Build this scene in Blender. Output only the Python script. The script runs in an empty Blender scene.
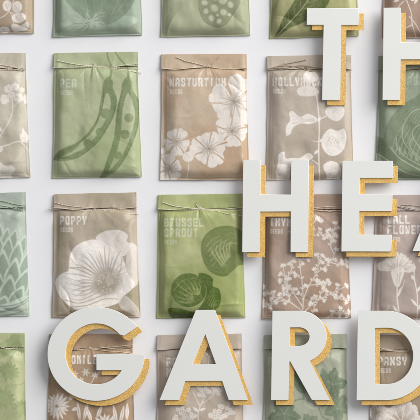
import bpy, math, random
import numpy as np

# ------------------------------------------------------------------ basics
# one photograph pixel = one millimetre; the flat lay is on z = 0
MM = 0.001
D = bpy.data
scene = bpy.context.scene
root_col = scene.collection


def srgb(r, g, b):
    f = lambda c: (c / 255 / 12.92) if c / 255 <= 0.04045 else ((c / 255 + 0.055) / 1.055) ** 2.4
    return (f(r), f(g), f(b), 1.0)


def wx(px):
    return (np.asarray(px, float) - 210.0) * MM


def wy(py):
    return (210.0 - np.asarray(py, float)) * MM


def smooth(x):
    x = np.clip(x, 0, 1)
    return x * x * (3 - 2 * x)


class Noise:
    """smooth value noise on the plane"""

    def __init__(self, seed, n=64):
        self.g = np.random.RandomState(seed).rand(n, n) * 2 - 1
        self.n = n

    def __call__(self, x, y):
        x = np.asarray(x, float); y = np.asarray(y, float)
        xi = np.floor(x).astype(int); yi = np.floor(y).astype(int)
        fx = x - xi; fy = y - yi
        fx = fx * fx * fx * (fx * (fx * 6 - 15) + 10); fy = fy * fy * fy * (fy * (fy * 6 - 15) + 10)
        n = self.n; g = self.g
        a = g[yi % n, xi % n]; b = g[yi % n, (xi + 1) % n]
        c = g[(yi + 1) % n, xi % n]; d = g[(yi + 1) % n, (xi + 1) % n]
        return (a * (1 - fx) + b * fx) * (1 - fy) + (c * (1 - fx) + d * fx) * fy


# ------------------------------------------------------------------ printing (rasterises ink on to mesh vertices)
def catmull(pts, closed=True, n=7):
    p = np.asarray(pts, float); m = len(p); out = []
    rng = range(m) if closed else range(m - 1)
    for i in rng:
        if closed:
            p0, p1, p2, p3 = p[(i - 1) % m], p[i], p[(i + 1) % m], p[(i + 2) % m]
        else:
            p0, p1, p2, p3 = p[max(i - 1, 0)], p[i], p[i + 1], p[min(i + 2, m - 1)]
        for k in range(n):
            t = k / n
            out.append(0.5 * ((2 * p1) + (-p0 + p2) * t + (2 * p0 - 5 * p1 + 4 * p2 - p3) * t * t + (-p0 + 3 * p1 - 3 * p2 + p3) * t ** 3))
    if not closed:
        out.append(p[-1])
    return np.array(out)


class Print:
    AA = 0.42

    def __init__(self, X, Y):
        self.X = X; self.Y = Y
        self.ink = {1: np.zeros(len(X)), 2: np.zeros(len(X)), 3: np.zeros(len(X))}

    def _box(self, pts, pad):
        x0, y0 = pts.min(0) - pad; x1, y1 = pts.max(0) + pad
        return np.nonzero((self.X > x0) & (self.X < x1) & (self.Y > y0) & (self.Y < y1))[0]

    def _apply(self, idx, cov, ch, a, erase=False):
        arr = self.ink[ch]
        cov = np.clip(cov, 0, 1)
        if erase:
            arr[idx] = arr[idx] * (1 - cov * a)
        else:
            arr[idx] = np.maximum(arr[idx], cov * a) if a >= 0.999 else arr[idx] + (a - arr[idx]) * cov * (arr[idx] < a) 

    def blob(self, pts, ch=1, a=1.0, erase=False, curve=True, soft=None):
        P = catmull(pts) if curve else np.asarray(pts, float)
        idx = self._box(P, 2)
        if not len(idx): return
        x = self.X[idx]; y = self.Y[idx]
        inside = np.zeros(len(idx), bool); d2 = np.full(len(idx), 1e9)
        m = len(P)
        for i in range(m):
            ax, ay = P[i]; bx, by = P[(i + 1) % m]
            if ay != by:
                c = ((ay > y) != (by > y)) & (x < (bx - ax) * (y - ay) / (by - ay) + ax)
                inside ^= c
            ex, ey = bx - ax, by - ay; L = ex * ex + ey * ey + 1e-12
            t = np.clip(((x - ax) * ex + (y - ay) * ey) / L, 0, 1)
            d2 = np.minimum(d2, (x - ax - t * ex) ** 2 + (y - ay - t * ey) ** 2)
        sd = np.sqrt(d2) * np.where(inside, 1, -1)
        self._apply(idx, 0.5 + sd / (2 * (soft or self.AA)), ch, a, erase)

    def line(self, pts, w=0.6, w2=None, ch=1, a=1.0, erase=False, curve=True):
        w2 = w if w2 is None else w2
        P = catmull(pts, False, 6) if curve and len(pts) > 2 else np.asarray(pts, float)
        idx = self._box(P, max(w, w2) + 1)
        if not len(idx): return
        x = self.X[idx]; y = self.Y[idx]; best = np.full(len(idx), -9.0); m = len(P) - 1
        for i in range(m):
            ax, ay = P[i]; bx, by = P[i + 1]
            ex, ey = bx - ax, by - ay; L = ex * ex + ey * ey + 1e-12
            t = np.clip(((x - ax) * ex + (y - ay) * ey) / L, 0, 1)
            d = np.sqrt((x - ax - t * ex) ** 2 + (y - ay - t * ey) ** 2)
            r = (w + (w2 - w) * (i + t) / m) / 2
            best = np.maximum(best, r - d)
        self._apply(idx, 0.5 + best / (2 * self.AA), ch, a, erase)

    def ell(self, cx, cy, rx, ry=None, rot=0.0, **k):
        ry = rx if ry is None else ry
        c, s = math.cos(rot), math.sin(rot)
        q = [(cx + rx * math.cos(t) * c - ry * math.sin(t) * s, cy + rx * math.cos(t) * s + ry * math.sin(t) * c)
             for t in [i * math.pi / 5 for i in range(10)]]
        self.blob(q, **k)

    def leaf(self, x, y, L, W, ang, ch=1, a=1.0, vein=False, erase=False):
        c, s = math.cos(ang), math.sin(ang)
        q = [(x + c * L * t - s * W * w, y + s * L * t + c * W * w) for t, w in
             ((0, 0), (0.25, 0.4), (0.55, 0.5), (0.85, 0.25), (1, 0), (0.85, -0.25), (0.55, -0.5), (0.25, -0.4))]
        self.blob(q, ch=ch, a=a, erase=erase)
        if vein:
            self.line([(x, y), (x + c * L * .8, y + s * L * .8)], .5, .25, ch=ch, erase=True)

    def petal(self, x, y, L, W, ang, ch=1, veins=5, a=1.0, vw=0.5):
        c, s = math.cos(ang), math.sin(ang)
        T = lambda t, w: (x + c * L * t - s * W * w, y + s * L * t + c * W * w)
        q = [T(0.06, 0), T(0.3, 0.26), T(0.65, 0.5), T(0.9, 0.42), T(0.97, 0.15), T(0.93, 0), T(1.0, -0.18), T(0.9, -0.42), T(0.62, -0.5), T(0.3, -0.24)]
        self.blob(q, ch=ch, a=a)
        for k in range(veins):
            w = (k - (veins - 1) / 2) / max(veins, 1) * 0.8
            self.line([T(0.1, w * .1), T(0.45, w * .55), T(0.72 + 0.1 * math.cos(k * 7.1), w)], vw, vw * .45, ch=ch, erase=True)

    def flower(self, x, y, R, n=5, rot=0.0, W=1.15, veins=5, ch=1, squash=1.0, a=1.0):
        for k in range(n):
            an = rot + k * 2 * math.pi / n
            r = R * (1 + 0.08 * math.sin(k * 3.7 + x))
            rr = r * math.sqrt((math.cos(an)) ** 2 + (squash * math.sin(an)) ** 2)
            self.petal(x, y, rr, r * W, an, ch=ch, veins=veins, a=a)
            b = an + math.pi / n
            self.line([(x, y), (x + R * .62 * math.cos(b), y + R * .62 * math.sin(b) * squash)], .7, .5, ch=ch, erase=True)

    # condensed stencil capitals on a 4 x 6 cell
    GL = {
        'A': [[(0, 6), (0, 1.2), (1, 0), (3, 0), (4, 1.2), (4, 6)], [(0.9, 3.7), (3.2, 3.7)]],
        'B': [[(0, 0), (0, 6)], [(1, 0), (3, 0), (3.9, 1), (3.6, 2.7), (1, 2.9)], [(1, 3.1), (3.8, 3.4), (4, 5), (3, 6), (1, 6)]],
        'C': [[(4, 1.6), (3.6, 0), (0.6, 0), (0, 1), (0, 5), (0.6, 6), (3.6, 6), (4, 4.5)]],
        'D': [[(0, 0), (0, 6)], [(1, 0), (3, 0), (4, 1.2), (4, 4.8), (3, 6), (1, 6)]],
        'E': [[(0, 0), (0, 6)], [(1, 0), (4, 0)], [(1, 3), (3.3, 3)], [(1, 6), (4, 6)]],
        'F': [[(0, 0), (0, 6)], [(1, 0), (4, 0)], [(1, 3), (3.3, 3)]],
        'G': [[(4, 1.4), (3.4, 0), (0.6, 0), (0, 1), (0, 5), (0.6, 6), (3.5, 6), (4, 5), (4, 3.3), (2.6, 3.3)]],
        'H': [[(0, 0), (0, 6)], [(4, 0), (4, 6)], [(1, 3), (3, 3)]],
        'I': [[(2, 0), (2, 6)]],
        'K': [[(0, 0), (0, 6)], [(3.9, 0), (1.3, 3), (4, 6)]],
        'L': [[(0, 0), (0, 6), (4, 6)]],
        'M': [[(0, 6), (0, 0), (2, 3.4), (4, 0), (4, 6)]],
        'N': [[(0, 6), (0, 0), (4, 6), (4, 0)]],
        'O': [[(1.6, 0), (0.6, 0), (0, 1), (0, 5), (0.6, 6), (1.6, 6)], [(2.5, 0), (3.4, 0), (4, 1), (4, 5), (3.4, 6), (2.5, 6)]],
        'P': [[(0, 0), (0, 6)], [(1, 0), (3, 0), (4, 1), (4, 2.6), (3, 3.5), (1, 3.5)]],
        'R': [[(0, 0), (0, 6)], [(1, 0), (3, 0), (4, 1), (4, 2.2), (3, 3), (1, 3)], [(2.6, 3.4), (4, 6)]],
        'S': [[(4, 1.3), (3.4, 0), (0.6, 0), (0, 1), (0.2, 2.3), (3.8, 3.6), (4, 5), (3.4, 6), (0.6, 6), (0, 4.7)]],
        'T': [[(0, 0), (4, 0)], [(2, 0.9), (2, 6)]],
        'U': [[(0, 0), (0, 5), (0.6, 6), (3.4, 6), (4, 5), (4, 0)]],
        'W': [[(0, 0), (0.8, 6), (2, 1.6), (3.2, 6), (4, 0)]],
        'Y': [[(0, 0), (0.2, 1.8), (2, 3.4), (3.8, 1.8), (4, 0)], [(2, 3.8), (2, 6)]],
    }

    def text(self, s, x, y, h=6.2, pitch=5.75, w=4.0, sw=1.7, ch=1, a=1.0):
        for i, c in enumerate(s):
            if c == ' ': continue
            ww = w * (0.8 if c in 'I' else 1)
            for st in self.GL[c]:
                self.line([(x + i * pitch + sw / 2 + p[0] / 4 * (ww - sw), y + sw / 2 + p[1] / 6 * (h - sw)) for p in st], sw, sw * .9, ch=ch, a=a, curve=False)
            if h > 6:      # the block lettering printed unevenly
                gx = x + i * pitch
                for j in range(3):
                    t = gx + ww * (.15 + .35 * j) + math.sin(i * 5.3 + j * 2.1 + x) * .5; y0 = y + h * (.12 + .3 * abs(math.sin(i * 2.7 + j)))
                    self.line([(t, y0), (t + .35, y0 + h * .34)], .75, .3, ch=ch, erase=True, a=.75)

    def title(self, lines, x, y, pitch=5.75, seeds=True, a=.88, ch=2):
        for k, s in enumerate(lines):
            self.text(s, x, y + k * 10.3, h=8.8, pitch=pitch, w=pitch * 0.8, a=a, ch=ch)
        if seeds:
            self.text('SEEDS', x + .6, y + (len(lines) - 1) * 10.3 + 11.6, h=4.4, pitch=2.6, w=2.0, sw=.7, a=a * .85, ch=ch)


# ------------------------------------------------------------------ materials
def nodes(name):
    m = D.materials.new(name); m.use_nodes = True
    nt = m.node_tree
    return m, nt, nt.nodes['Principled BSDF']


def paper_material(name, base, ink1, ink2, wash=None, rough=0.40, wash_scale=14.0):
    dk = base if sum(ink1[:3]) > sum(base[:3]) else ink1
    dark = (dk[0] * .42, dk[1] * .40, dk[2] * .36, 1)
    m, nt, bs = nodes(name)
    N = nt.nodes.new; Lk = nt.links.new
    geo = N('ShaderNodeTexCoord')
    w = N('ShaderNodeTexNoise'); w.inputs['Scale'].default_value = wash_scale; w.inputs['Detail'].default_value = 3
    Lk(geo.outputs['Object'], w.inputs['Vector'])
    mr = N('ShaderNodeMapRange'); mr.inputs['From Min'].default_value = 0.38; mr.inputs['From Max'].default_value = 0.66
    Lk(w.outputs['Fac'], mr.inputs['Value'])
    mixw = N('ShaderNodeMix'); mixw.data_type = 'RGBA'
    mixw.inputs['A'].default_value = base
    mixw.inputs['B'].default_value = wash or tuple(c * .9 for c in base[:3]) + (1,)
    Lk(mr.outputs['Result'], mixw.inputs['Factor'])
    # fibres of the paper
    fb = N('ShaderNodeTexNoise'); fb.inputs['Scale'].default_value = 900; fb.inputs['Detail'].default_value = 2
    Lk(geo.outputs['Object'], fb.inputs['Vector'])
    last = mixw.outputs['Result']
    # slightly worn ink
    wear = N('ShaderNodeTexNoise'); wear.inputs['Scale'].default_value = 420; wear.inputs['Detail'].default_value = 3
    Lk(geo.outputs['Object'], wear.inputs['Vector'])
    wr = N('ShaderNodeMapRange'); wr.inputs['From Min'].default_value = 0.25; wr.inputs['From Max'].default_value = 0.6
    wr.inputs['To Min'].default_value = 0.78; wr.inputs['To Max'].default_value = 1.0
    Lk(wear.outputs['Fac'], wr.inputs['Value'])
    for att, col in (('ink', ink1), ('dark_ink', dark), ('second_ink', ink2)):
        at = N('ShaderNodeAttribute'); at.attribute_name = att
        mu = N('ShaderNodeMath'); mu.operation = 'MULTIPLY'
        Lk(at.outputs['Fac'], mu.inputs[0]); Lk(wr.outputs['Result'], mu.inputs[1])
        mx = N('ShaderNodeMix'); mx.data_type = 'RGBA'
        Lk(mu.outputs[0], mx.inputs['Factor']); Lk(last, mx.inputs['A']); mx.inputs['B'].default_value = col
        last = mx.outputs['Result']
    fm = N('ShaderNodeMapRange'); fm.inputs['To Min'].default_value = 0.86; fm.inputs['To Max'].default_value = 1.14
    Lk(fb.outputs['Fac'], fm.inputs['Value'])
    vm = N('ShaderNodeVectorMath'); vm.operation = 'SCALE'
    Lk(last, vm.inputs[0]); Lk(fm.outputs['Result'], vm.inputs['Scale'])
    Lk(vm.outputs['Vector'], bs.inputs['Base Color'])
    bs.inputs['Roughness'].default_value = rough
    bs.inputs['Specular IOR Level'].default_value = 0.4
    bp = N('ShaderNodeBump'); bp.inputs['Strength'].default_value = 0.25; bp.inputs['Distance'].default_value = 0.0002
    b2 = N('ShaderNodeTexNoise'); b2.inputs['Scale'].default_value = 260; b2.inputs['Detail'].default_value = 4
    Lk(geo.outputs['Object'], b2.inputs['Vector'])
    Lk(b2.outputs['Fac'], bp.inputs['Height']); Lk(bp.outputs['Normal'], bs.inputs['Normal'])
    return m


def simple(name, col, rough=.7, bump=0.0, bscale=300, var=0.0, vscale=60):
    m, nt, bs = nodes(name); N = nt.nodes.new; Lk = nt.links.new
    geo = N('ShaderNodeTexCoord')
    bs.inputs['Base Color'].default_value = col; bs.inputs['Roughness'].default_value = rough
    if var:
        n = N('ShaderNodeTexNoise'); n.inputs['Scale'].default_value = vscale; n.inputs['Detail'].default_value = 4
        Lk(geo.outputs['Object'], n.inputs['Vector'])
        mx = N('ShaderNodeMix'); mx.data_type = 'RGBA'; Lk(n.outputs['Fac'], mx.inputs['Factor'])
        mx.inputs['A'].default_value = tuple(c * (1 - var) for c in col[:3]) + (1,)
        mx.inputs['B'].default_value = tuple(min(1, c * (1 + var)) for c in col[:3]) + (1,)
        Lk(mx.outputs['Result'], bs.inputs['Base Color'])
    if bump:
        n = N('ShaderNodeTexNoise'); n.inputs['Scale'].default_value = bscale; n.inputs['Detail'].default_value = 5
        Lk(geo.outputs['Object'], n.inputs['Vector'])
        bp = N('ShaderNodeBump'); bp.inputs['Strength'].default_value = bump; bp.inputs['Distance'].default_value = 0.0003
        Lk(n.outputs['Fac'], bp.inputs['Height']); Lk(bp.outputs['Normal'], bs.inputs['Normal'])
    return m


def glitter_material():
    m, nt, bs = nodes('gold_glitter'); N = nt.nodes.new; Lk = nt.links.new
    geo = N('ShaderNodeTexCoord')
    v = N('ShaderNodeTexVoronoi'); v.inputs['Scale'].default_value = 2600
    Lk(geo.outputs['Object'], v.inputs['Vector'])
    n = N('ShaderNodeTexNoise'); n.inputs['Scale'].default_value = 130; n.inputs['Detail'].default_value = 3
    Lk(geo.outputs['Object'], n.inputs['Vector'])
    sep = N('ShaderNodeSeparateColor'); Lk(v.outputs['Color'], sep.inputs['Color'])
    ad = N('ShaderNodeMath'); ad.operation = 'MULTIPLY_ADD'; ad.inputs[1].default_value = .55
    Lk(sep.outputs['Red'], ad.inputs[0])
    m2 = N('ShaderNodeMath'); m2.operation = 'MULTIPLY'; m2.inputs[1].default_value = .5
    Lk(n.outputs['Fac'], m2.inputs[0]); Lk(m2.outputs[0], ad.inputs[2])
    cr = N('ShaderNodeValToRGB')
    e = cr.color_ramp.elements
    e[0].position = .08; e[0].color = srgb(206, 160, 84)
    e[1].position = .92; e[1].color = srgb(236, 198, 124)
    k = e.new(.45); k.color = srgb(222, 178, 98)
    Lk(ad.outputs[0], cr.inputs['Fac']); Lk(cr.outputs['Color'], bs.inputs['Base Color'])
    bs.inputs['Metallic'].default_value = 0.2; bs.inputs['Roughness'].default_value = 0.5
    # flakes lie at slightly different angles
    vm = N('ShaderNodeVectorMath'); vm.operation = 'MULTIPLY_ADD'
    vm.inputs[1].default_value = (.34, .34, .0); vm.inputs[2].default_value = (-.17, -.17, 0)
    Lk(v.outputs['Color'], vm.inputs[0])
    gn = N('ShaderNodeNewGeometry')
    va = N('ShaderNodeVectorMath'); va.operation = 'ADD'
    Lk(gn.outputs['Normal'], va.inputs[0]); Lk(vm.outputs['Vector'], va.inputs[1])
    vn = N('ShaderNodeVectorMath'); vn.operation = 'NORMALIZE'
    Lk(va.outputs['Vector'], vn.inputs[0]); Lk(vn.outputs['Vector'], bs.inputs['Normal'])
    return m


# ------------------------------------------------------------------ mesh helpers
def np_mesh(name, verts, quads, mat, parent=None, polys=None, attrs=None):
    me = D.meshes.new(name)
    faces = np.asarray(quads, np.int32)
    nq = len(faces); polys = polys or []
    loops = np.concatenate([faces.ravel()] + [np.asarray(p, np.int32) for p in polys]) if polys else faces.ravel()
    starts = list(range(0, nq * 4, 4)); tot = [4] * nq; s = nq * 4
    for p in polys:
        starts.append(s); tot.append(len(p)); s += len(p)
    me.vertices.add(len(verts)); me.vertices.foreach_set('co', np.asarray(verts, np.float32).ravel())
    me.loops.add(len(loops)); me.loops.foreach_set('vertex_index', loops.astype(np.int32))
    me.polygons.add(len(starts)); me.polygons.foreach_set('loop_start', np.array(starts, np.int32))
    me.update(calc_edges=True); me.validate()
    me.polygons.foreach_set('use_smooth', np.ones(len(me.polygons), bool))
    for k, v in (attrs or {}).items():
        at = me.attributes.new(k, 'FLOAT', 'POINT'); at.data.foreach_set('value', np.asarray(v, np.float32))
    me.materials.append(mat)
    o = D.objects.new(name, me); root_col.objects.link(o)
    if parent: o.parent = parent
    return o


def grid_quads(nx, ny, off=0):
    i = np.arange(nx - 1)[None, :] + np.arange(ny - 1)[:, None] * nx + off
    i = i.ravel()
    return np.stack([i, i + nx, i + nx + 1, i + 1], 1)      # top row first (y down) -> normal up


def twine_mesh(paths, r=0.42):
    """paths: list of (points in mm world (x,y,z), strand radius); two plies twisted round each path"""
    V = []; Q = []; base = 0
    for P, rr in paths:
        P = np.asarray(P)
        seg = np.linalg.norm(np.diff(P, axis=0), axis=1); s = np.concatenate([[0], np.cumsum(seg)])
        n = max(8, int(s[-1] / 0.45)); t = np.linspace(0, s[-1], n)
        C = np.stack([np.interp(t, s, P[:, k]) for k in range(3)], 1)
        for _ in range(2):
            C[1:-1] = (C[:-2] + 2 * C[1:-1] + C[2:]) / 4
        T = np.gradient(C, axis=0); T /= np.linalg.norm(T, axis=1)[:, None] + 1e-9
        up = np.array([0, 0, 1.0]); S = np.cross(T, up); S /= np.linalg.norm(S, axis=1)[:, None] + 1e-9
        U = np.cross(S, T)
        for ply in range(2):
            ph = t * 2 * math.pi / (rr * 9.0) + ply * math.pi
            CC = C + (S * np.cos(ph)[:, None] + U * np.sin(ph)[:, None]) * rr * .62
            wob = rr * (1 + .18 * np.sin(t * 3.1 + ply) * np.sin(t * 1.3))
            k = 6
            for a in range(k):
                an = 2 * math.pi * a / k
                V.append(CC + (S * math.cos(an) + U * math.sin(an)) * (wob * .72)[:, None])
            for a in range(k):
                b = (a + 1) % k
                i0 = base + a * n; i1 = base + b * n; ii = np.arange(n - 1)
                Q.append(np.stack([i0 + ii, i0 + ii + 1, i1 + ii + 1, i1 + ii], 1))
            base += n * k
    return np.concatenate(V), np.concatenate(Q)


# ------------------------------------------------------------------ the seed packet
STEP = 0.40


def seed_packet(label, TL, TR, BL, BR, mat, draw, seed, H=8.0, wl=13, wr=11, wb=10, wt=13, line=13.5, strands=(), twine_mat=None,
                seam=(5, 4), knot=None, lip=1.5, twine_r=.37, dent=1.0, wave=1.0):
    rs = random.Random(seed)
    root = D.objects.new('seed_packet', None); root_col.objects.link(root)
    cx = (TL[0] + TR[0] + BL[0] + BR[0]) / 4; cy = (TL[1] + BL[1]) / 2
    root.location = (float(wx(cx)), float(wy(cy)), 0); root.empty_display_size = .02
    root['label'] = label; root['category'] = 'seed packet'; root['group'] = 'seed packets laid out in rows'
    n1, n2, n3, n4 = Noise(seed), Noise(seed + 50), Noise(seed + 90), Noise(seed + 130)
    Wd = (TR[0] - TL[0] + BR[0] - BL[0]) / 2; Ht = (BL[1] - TL[1] + BR[1] - TR[1]) / 2

    creases = []
    for (ax, ay, n_) in ((.12, .2, 2), (.88, .2, 2), (.13, .9, 2), (.87, .9, 2), (.5, .5, 4)):
        for _ in range(n_):
            creases.append(((ax + rs.uniform(-.08, .08) * (4 if n_ == 4 else 1)) * Wd, (ay + rs.uniform(-.06, .06) * (6 if n_ == 4 else 1)) * Ht, rs.uniform(0, math.pi),
                            rs.uniform(6, 16), rs.choice((-1, -1, 1)) * rs.uniform(.5, 1.15) * (.5 if n_ == 4 else 1), rs.uniform(1.6, 4.5)))

    def pos(u, v):
        """u, v in 0..1 -> photograph millimetres, with slightly uneven cut edges"""
        x = (TL[0] * (1 - v) + BL[0] * v) * (1 - u) + (TR[0] * (1 - v) + BR[0] * v) * u
        y = (TL[1] * (1 - u) + TR[1] * u) * (1 - v) + (BL[1] * (1 - u) + BR[1] * u) * v
        e = .22
        x = x + n2(v * 9, 3.3) * e * (1 - u) * 1.0 + n2(v * 8, 7.7) * e * u
        x = x + np.sin(v * math.pi) * (u - .5) * -.9
        y = y + n2(u * 6, 11.1) * e * (1 - v) + n2(u * 7, 15.1) * e * v
        return x, y

    def fold(u):
        """how far down the fold line hangs, mm"""
        return line + wave * (n3(u * 3.2, 1.5) * .9 + n3(u * 9, 4.5) * .45 - 0.4 * np.cos((u - .5) * math.pi * 2) * .6)

    def body_z(u, v):
        a = u * Wd; b = (1 - u) * Wd; c = (1 - v) * Ht; d = v * Ht - fold(u)
        jl = n3(v * 3.5, 20.2) * 4.0; jr = n3(v * 3.5, 30.2) * 4.0
        ml = (a - .8 + jl * .3) / (wl + jl); mr = (b - .8 + jr * .3) / (wr + jr); mb = (c - .6 + n3(u * 4, 8.) * .5) / wb; mt = (d + 1.5) / wt
        mit = np.minimum(np.minimum(ml, mr), np.minimum(mb, mt))
        prod = smooth(ml) * smooth(mr) * smooth(mb) * smooth(mt)
        bul = lambda q: 1 - (1 - np.clip(q, 0, 1)) ** 2.2
        soft = lambda q: .2 * smooth(q) + .8 * bul(q) * smooth(q * 7)
        prod = soft(ml / 1.45) * soft(mr / 1.45) * soft(mb / 1.3) * soft(mt / 1.2)
        f = .15 * smooth(mit * 1.05) + .85 * prod
        H2 = H * 1.45
        z = 1.3 + H2 * f * (.86 + .14 * np.sin(np.clip(v, 0, 1) * math.pi))
        z = np.where(z > 6.0, 6.0 + 2.7 * np.tanh((z - 6.0) / 3.6), z)
        x = u * Wd; y = v * Ht
        inner = smooth(mit * 2.5)
        z = z + inner * dent * (1.15 * n1(x / 26, y / 34) + .75 * n1(x / 12 + 9, y / 16 + 5) + .12 * n2(x / 4.5, y / 5))
        # pressed creases, straight and short, mostly near the corners
        for (qx, qy, qa, ql, qd, qw) in creases:
            dx, dy = x - qx, y - qy
            t_ = dx * math.cos(qa) + dy * math.sin(qa); n_ = -dx * math.sin(qa) + dy * math.cos(qa) + .02 * t_ * t_ * math.sin(qx)
            z = z + inner * dent * qd * np.exp(-(t_ / ql) ** 2) * np.exp(-np.abs(n_ / qw) ** 1.5) * np.where(n_ > 0, 1, .8)
        # gathers radiating from the fold
        k0 = .5 if knot is None else (knot[0] - TL[0]) / Wd
        ang = np.arctan2(x - k0 * Wd, np.maximum(d, .1) + 6)
        z = z + 1.15 * dent * np.exp(-np.clip(d, 0, 99) / 15) * n4(ang * 5 + 3, 2.5) * smooth((d + 1) / 4)
        # side seams: a pressed step
        z = z + .25 * (smooth((a - seam[0]) / .8) - 1) * smooth((d) / 3) + .2 * (smooth((b - seam[1]) / .8) - 1)
        # edges lift a little from the table
        z = z + (1 - smooth(np.minimum(np.minimum(a, b), c) / 6)) * .5 * (1 + n2(x / 18, y / 18))
        z = np.where(z > 8.6, 8.6 + 1.4 * np.tanh((z - 8.6) / 1.4), z)
        return np.maximum(z, .7)

    def flap_z(u, v):
        """top of the folded-over flap; v in 0..1 of the packet, only used above the fold line"""
        q = np.clip(v * Ht / fold(u), 0, 1)
        x = u * Wd
        z = 2.3 + .9 * np.sin(q * math.pi * .5) + lip * q ** 4 * (.75 + .5 * n3(u * 7, 40.)) + .5 * n1(x / 14, q * 1.3 + 9)
        z = z - 1.1 * np.exp(-((u - .5) * Wd / 9) ** 2) * q ** 2
        z = z - .6 * (1 - smooth(np.minimum(u, 1 - u) * Wd / 5))
        z = z + .25 * n4(x / 4.0 + q * 1.0, q * 2.2 + 2) * q
        return np.maximum(z, 1.9)

    # ---- body
    nx = int(Wd / STEP) + 1; ny = int(Ht / STEP) + 1
    U, V = np.meshgrid(np.linspace(0, 1, nx), np.linspace(0, 1, ny)); U = U.ravel(); V = V.ravel()
    X, Y = pos(U, V); Z = body_z(U, V)
    hid = V * Ht < fold(U) - 1.0
    Z = np.where(hid, np.minimum(Z, 1.5), Z)
    p = Print(X, Y); draw(p)
    top = np.stack([X, Y, Z], 1)
    idx = np.arange(nx * ny).reshape(ny, nx)
    ring = np.concatenate([idx[0, :-1], idx[:-1, -1], idx[-1, :0:-1], idx[:0:-1, 0]])       # clockwise seen from above (y down)
    rim = top[ring]; low = rim.copy(); low[:, 2] -= .45
    cen = np.array([X.mean(), Y.mean(), 0]); ins = low.copy(); ins[:, :2] = cen[:2] + (low[:, :2] - cen[:2]) * .86; ins[:, 2] = .15
    n0 = len(top); m = len(ring)
    allv = np.concatenate([top, low, ins])
    j = np.arange(m); jn = (j + 1) % m
    q1 = np.stack([ring[j], ring[jn], n0 + jn, n0 + j], 1); q2 = np.stack([n0 + j, n0 + jn, n0 + m + jn, n0 + m + j], 1)
    quads = np.concatenate([grid_quads(nx, ny), q1, q2])
    loc = lambda a: np.stack([wx(a[:, 0]) - wx(cx), wy(a[:, 1]) - wy(cy), a[:, 2] * MM], 1)
    pad = np.zeros(2 * m)
    np_mesh('paper_body', loc(allv), quads, mat, root, polys=[list(range(n0 + m, n0 + 2 * m))],
            attrs={'ink': np.concatenate([p.ink[1], pad]), 'second_ink': np.concatenate([p.ink[2], pad]), 'dark_ink': np.concatenate([p.ink[3], pad])})
    # ---- flap
    fy = 40
    U, Q = np.meshgrid(np.linspace(-.003, 1.003, nx), np.linspace(0, 1, fy)); U = U.ravel(); Q = Q.ravel()
    V = Q * fold(U) / Ht
    X, Y = pos(U, V); Y = Y - .25; Z = flap_z(U, V)
    # frayed lower edge
    Y = Y + np.where(Q > .98, n2(U * 60, 3.) * .22, 0)
    p = Print(X, Y); draw(p)
    t = np.stack([X, Y, Z], 1); b = t.copy(); b[:, 2] -= .4; b[Q == 0, 2] = 1.0
    n0 = len(t); qf = grid_quads(nx, fy); idx = np.arange(n0).reshape(fy, nx)
    ring = np.concatenate([idx[0, :-1], idx[:-1, -1], idx[-1, :0:-1], idx[:0:-1, 0]]); rn = np.roll(ring, -1)
    quads = np.concatenate([qf, qf[:, ::-1] + n0, np.stack([ring, rn, rn + n0, ring + n0], 1)])
    np_mesh('flap', loc(np.concatenate([t, b])), quads, mat, root,
            attrs={'ink': np.tile(p.ink[1], 2), 'second_ink': np.tile(p.ink[2], 2), 'dark_ink': np.tile(p.ink[3], 2)})

    # ---- twine
    def surf(px, py):
        v = (py - TL[1]) / Ht
        u = (px - (TL[0] * (1 - v) + BL[0] * v)) / ((TR[0] - TL[0]) * (1 - v) + (BR[0] - BL[0]) * v)
        out = (u < -.004) | (u > 1.004)
        uc = np.clip(u, 0, 1); vc = np.clip(v, 0, 1)
        f = vc * Ht < fold(uc)
        z = np.maximum(np.where(f, flap_z(uc, vc), 0), body_z(uc, vc))
        z = np.maximum(z, flap_z(uc, np.minimum(vc, fold(uc) / Ht)) * (1 - smooth((vc * Ht - fold(uc)) / 3)))
        return np.where(out, np.maximum(z - 1.2, .8), z)

    if strands:
        paths = []
        for st in strands:
            rr = twine_r
            if isinstance(st, tuple): st, rr = st
            c = catmull(st, False, 12)
            s = surf(c[:, 0], c[:, 1])
            s = np.convolve(np.pad(s, 3, mode='edge'), np.ones(7) / 7, 'valid')
            s = np.maximum(s, surf(c[:, 0], c[:, 1]) - .1)
            bump = .35 * np.abs(np.sin(np.linspace(0, math.pi * 3, len(c)) + seed))
            W = np.stack([wx(c[:, 0]) - wx(cx), wy(c[:, 1]) - wy(cy), (s + rr * .9 + bump + .3) * MM], 1)
            paths.append((W / MM, rr))
        if knot:
            kx, ky = knot; kz = float(surf(np.array([kx]), np.array([ky]))[0])
            K = []
            for t in np.linspace(0, 2 * math.pi * 1.6, 40):
                K.append(((float(wx(kx) - wx(cx)) / MM) + 1.5 * math.sin(t), (float(wy(ky) - wy(cy)) / MM) + 1.0 * math.sin(2 * t + .6), kz + .9 + .5 * math.cos(t)))
            paths.append((np.array(K), twine_r))
        for _ in range(26):      # loose fibres
            P_, _r = paths[rs.randrange(len(paths))]; q_ = P_[rs.randrange(len(P_))]; a_ = rs.uniform(0, 6.28); l_ = rs.uniform(.8, 2.2)
            paths.append((np.array([q_, q_ + np.array([math.cos(a_) * l_ * .5, math.sin(a_) * l_ * .5, .45]), q_ + np.array([math.cos(a_ + .5) * l_, math.sin(a_ + .5) * l_, .3])]), .07))
        tv, tq = twine_mesh(paths)
        np_mesh('twine', tv * MM, tq, twine_mat, root)
    return root


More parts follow.
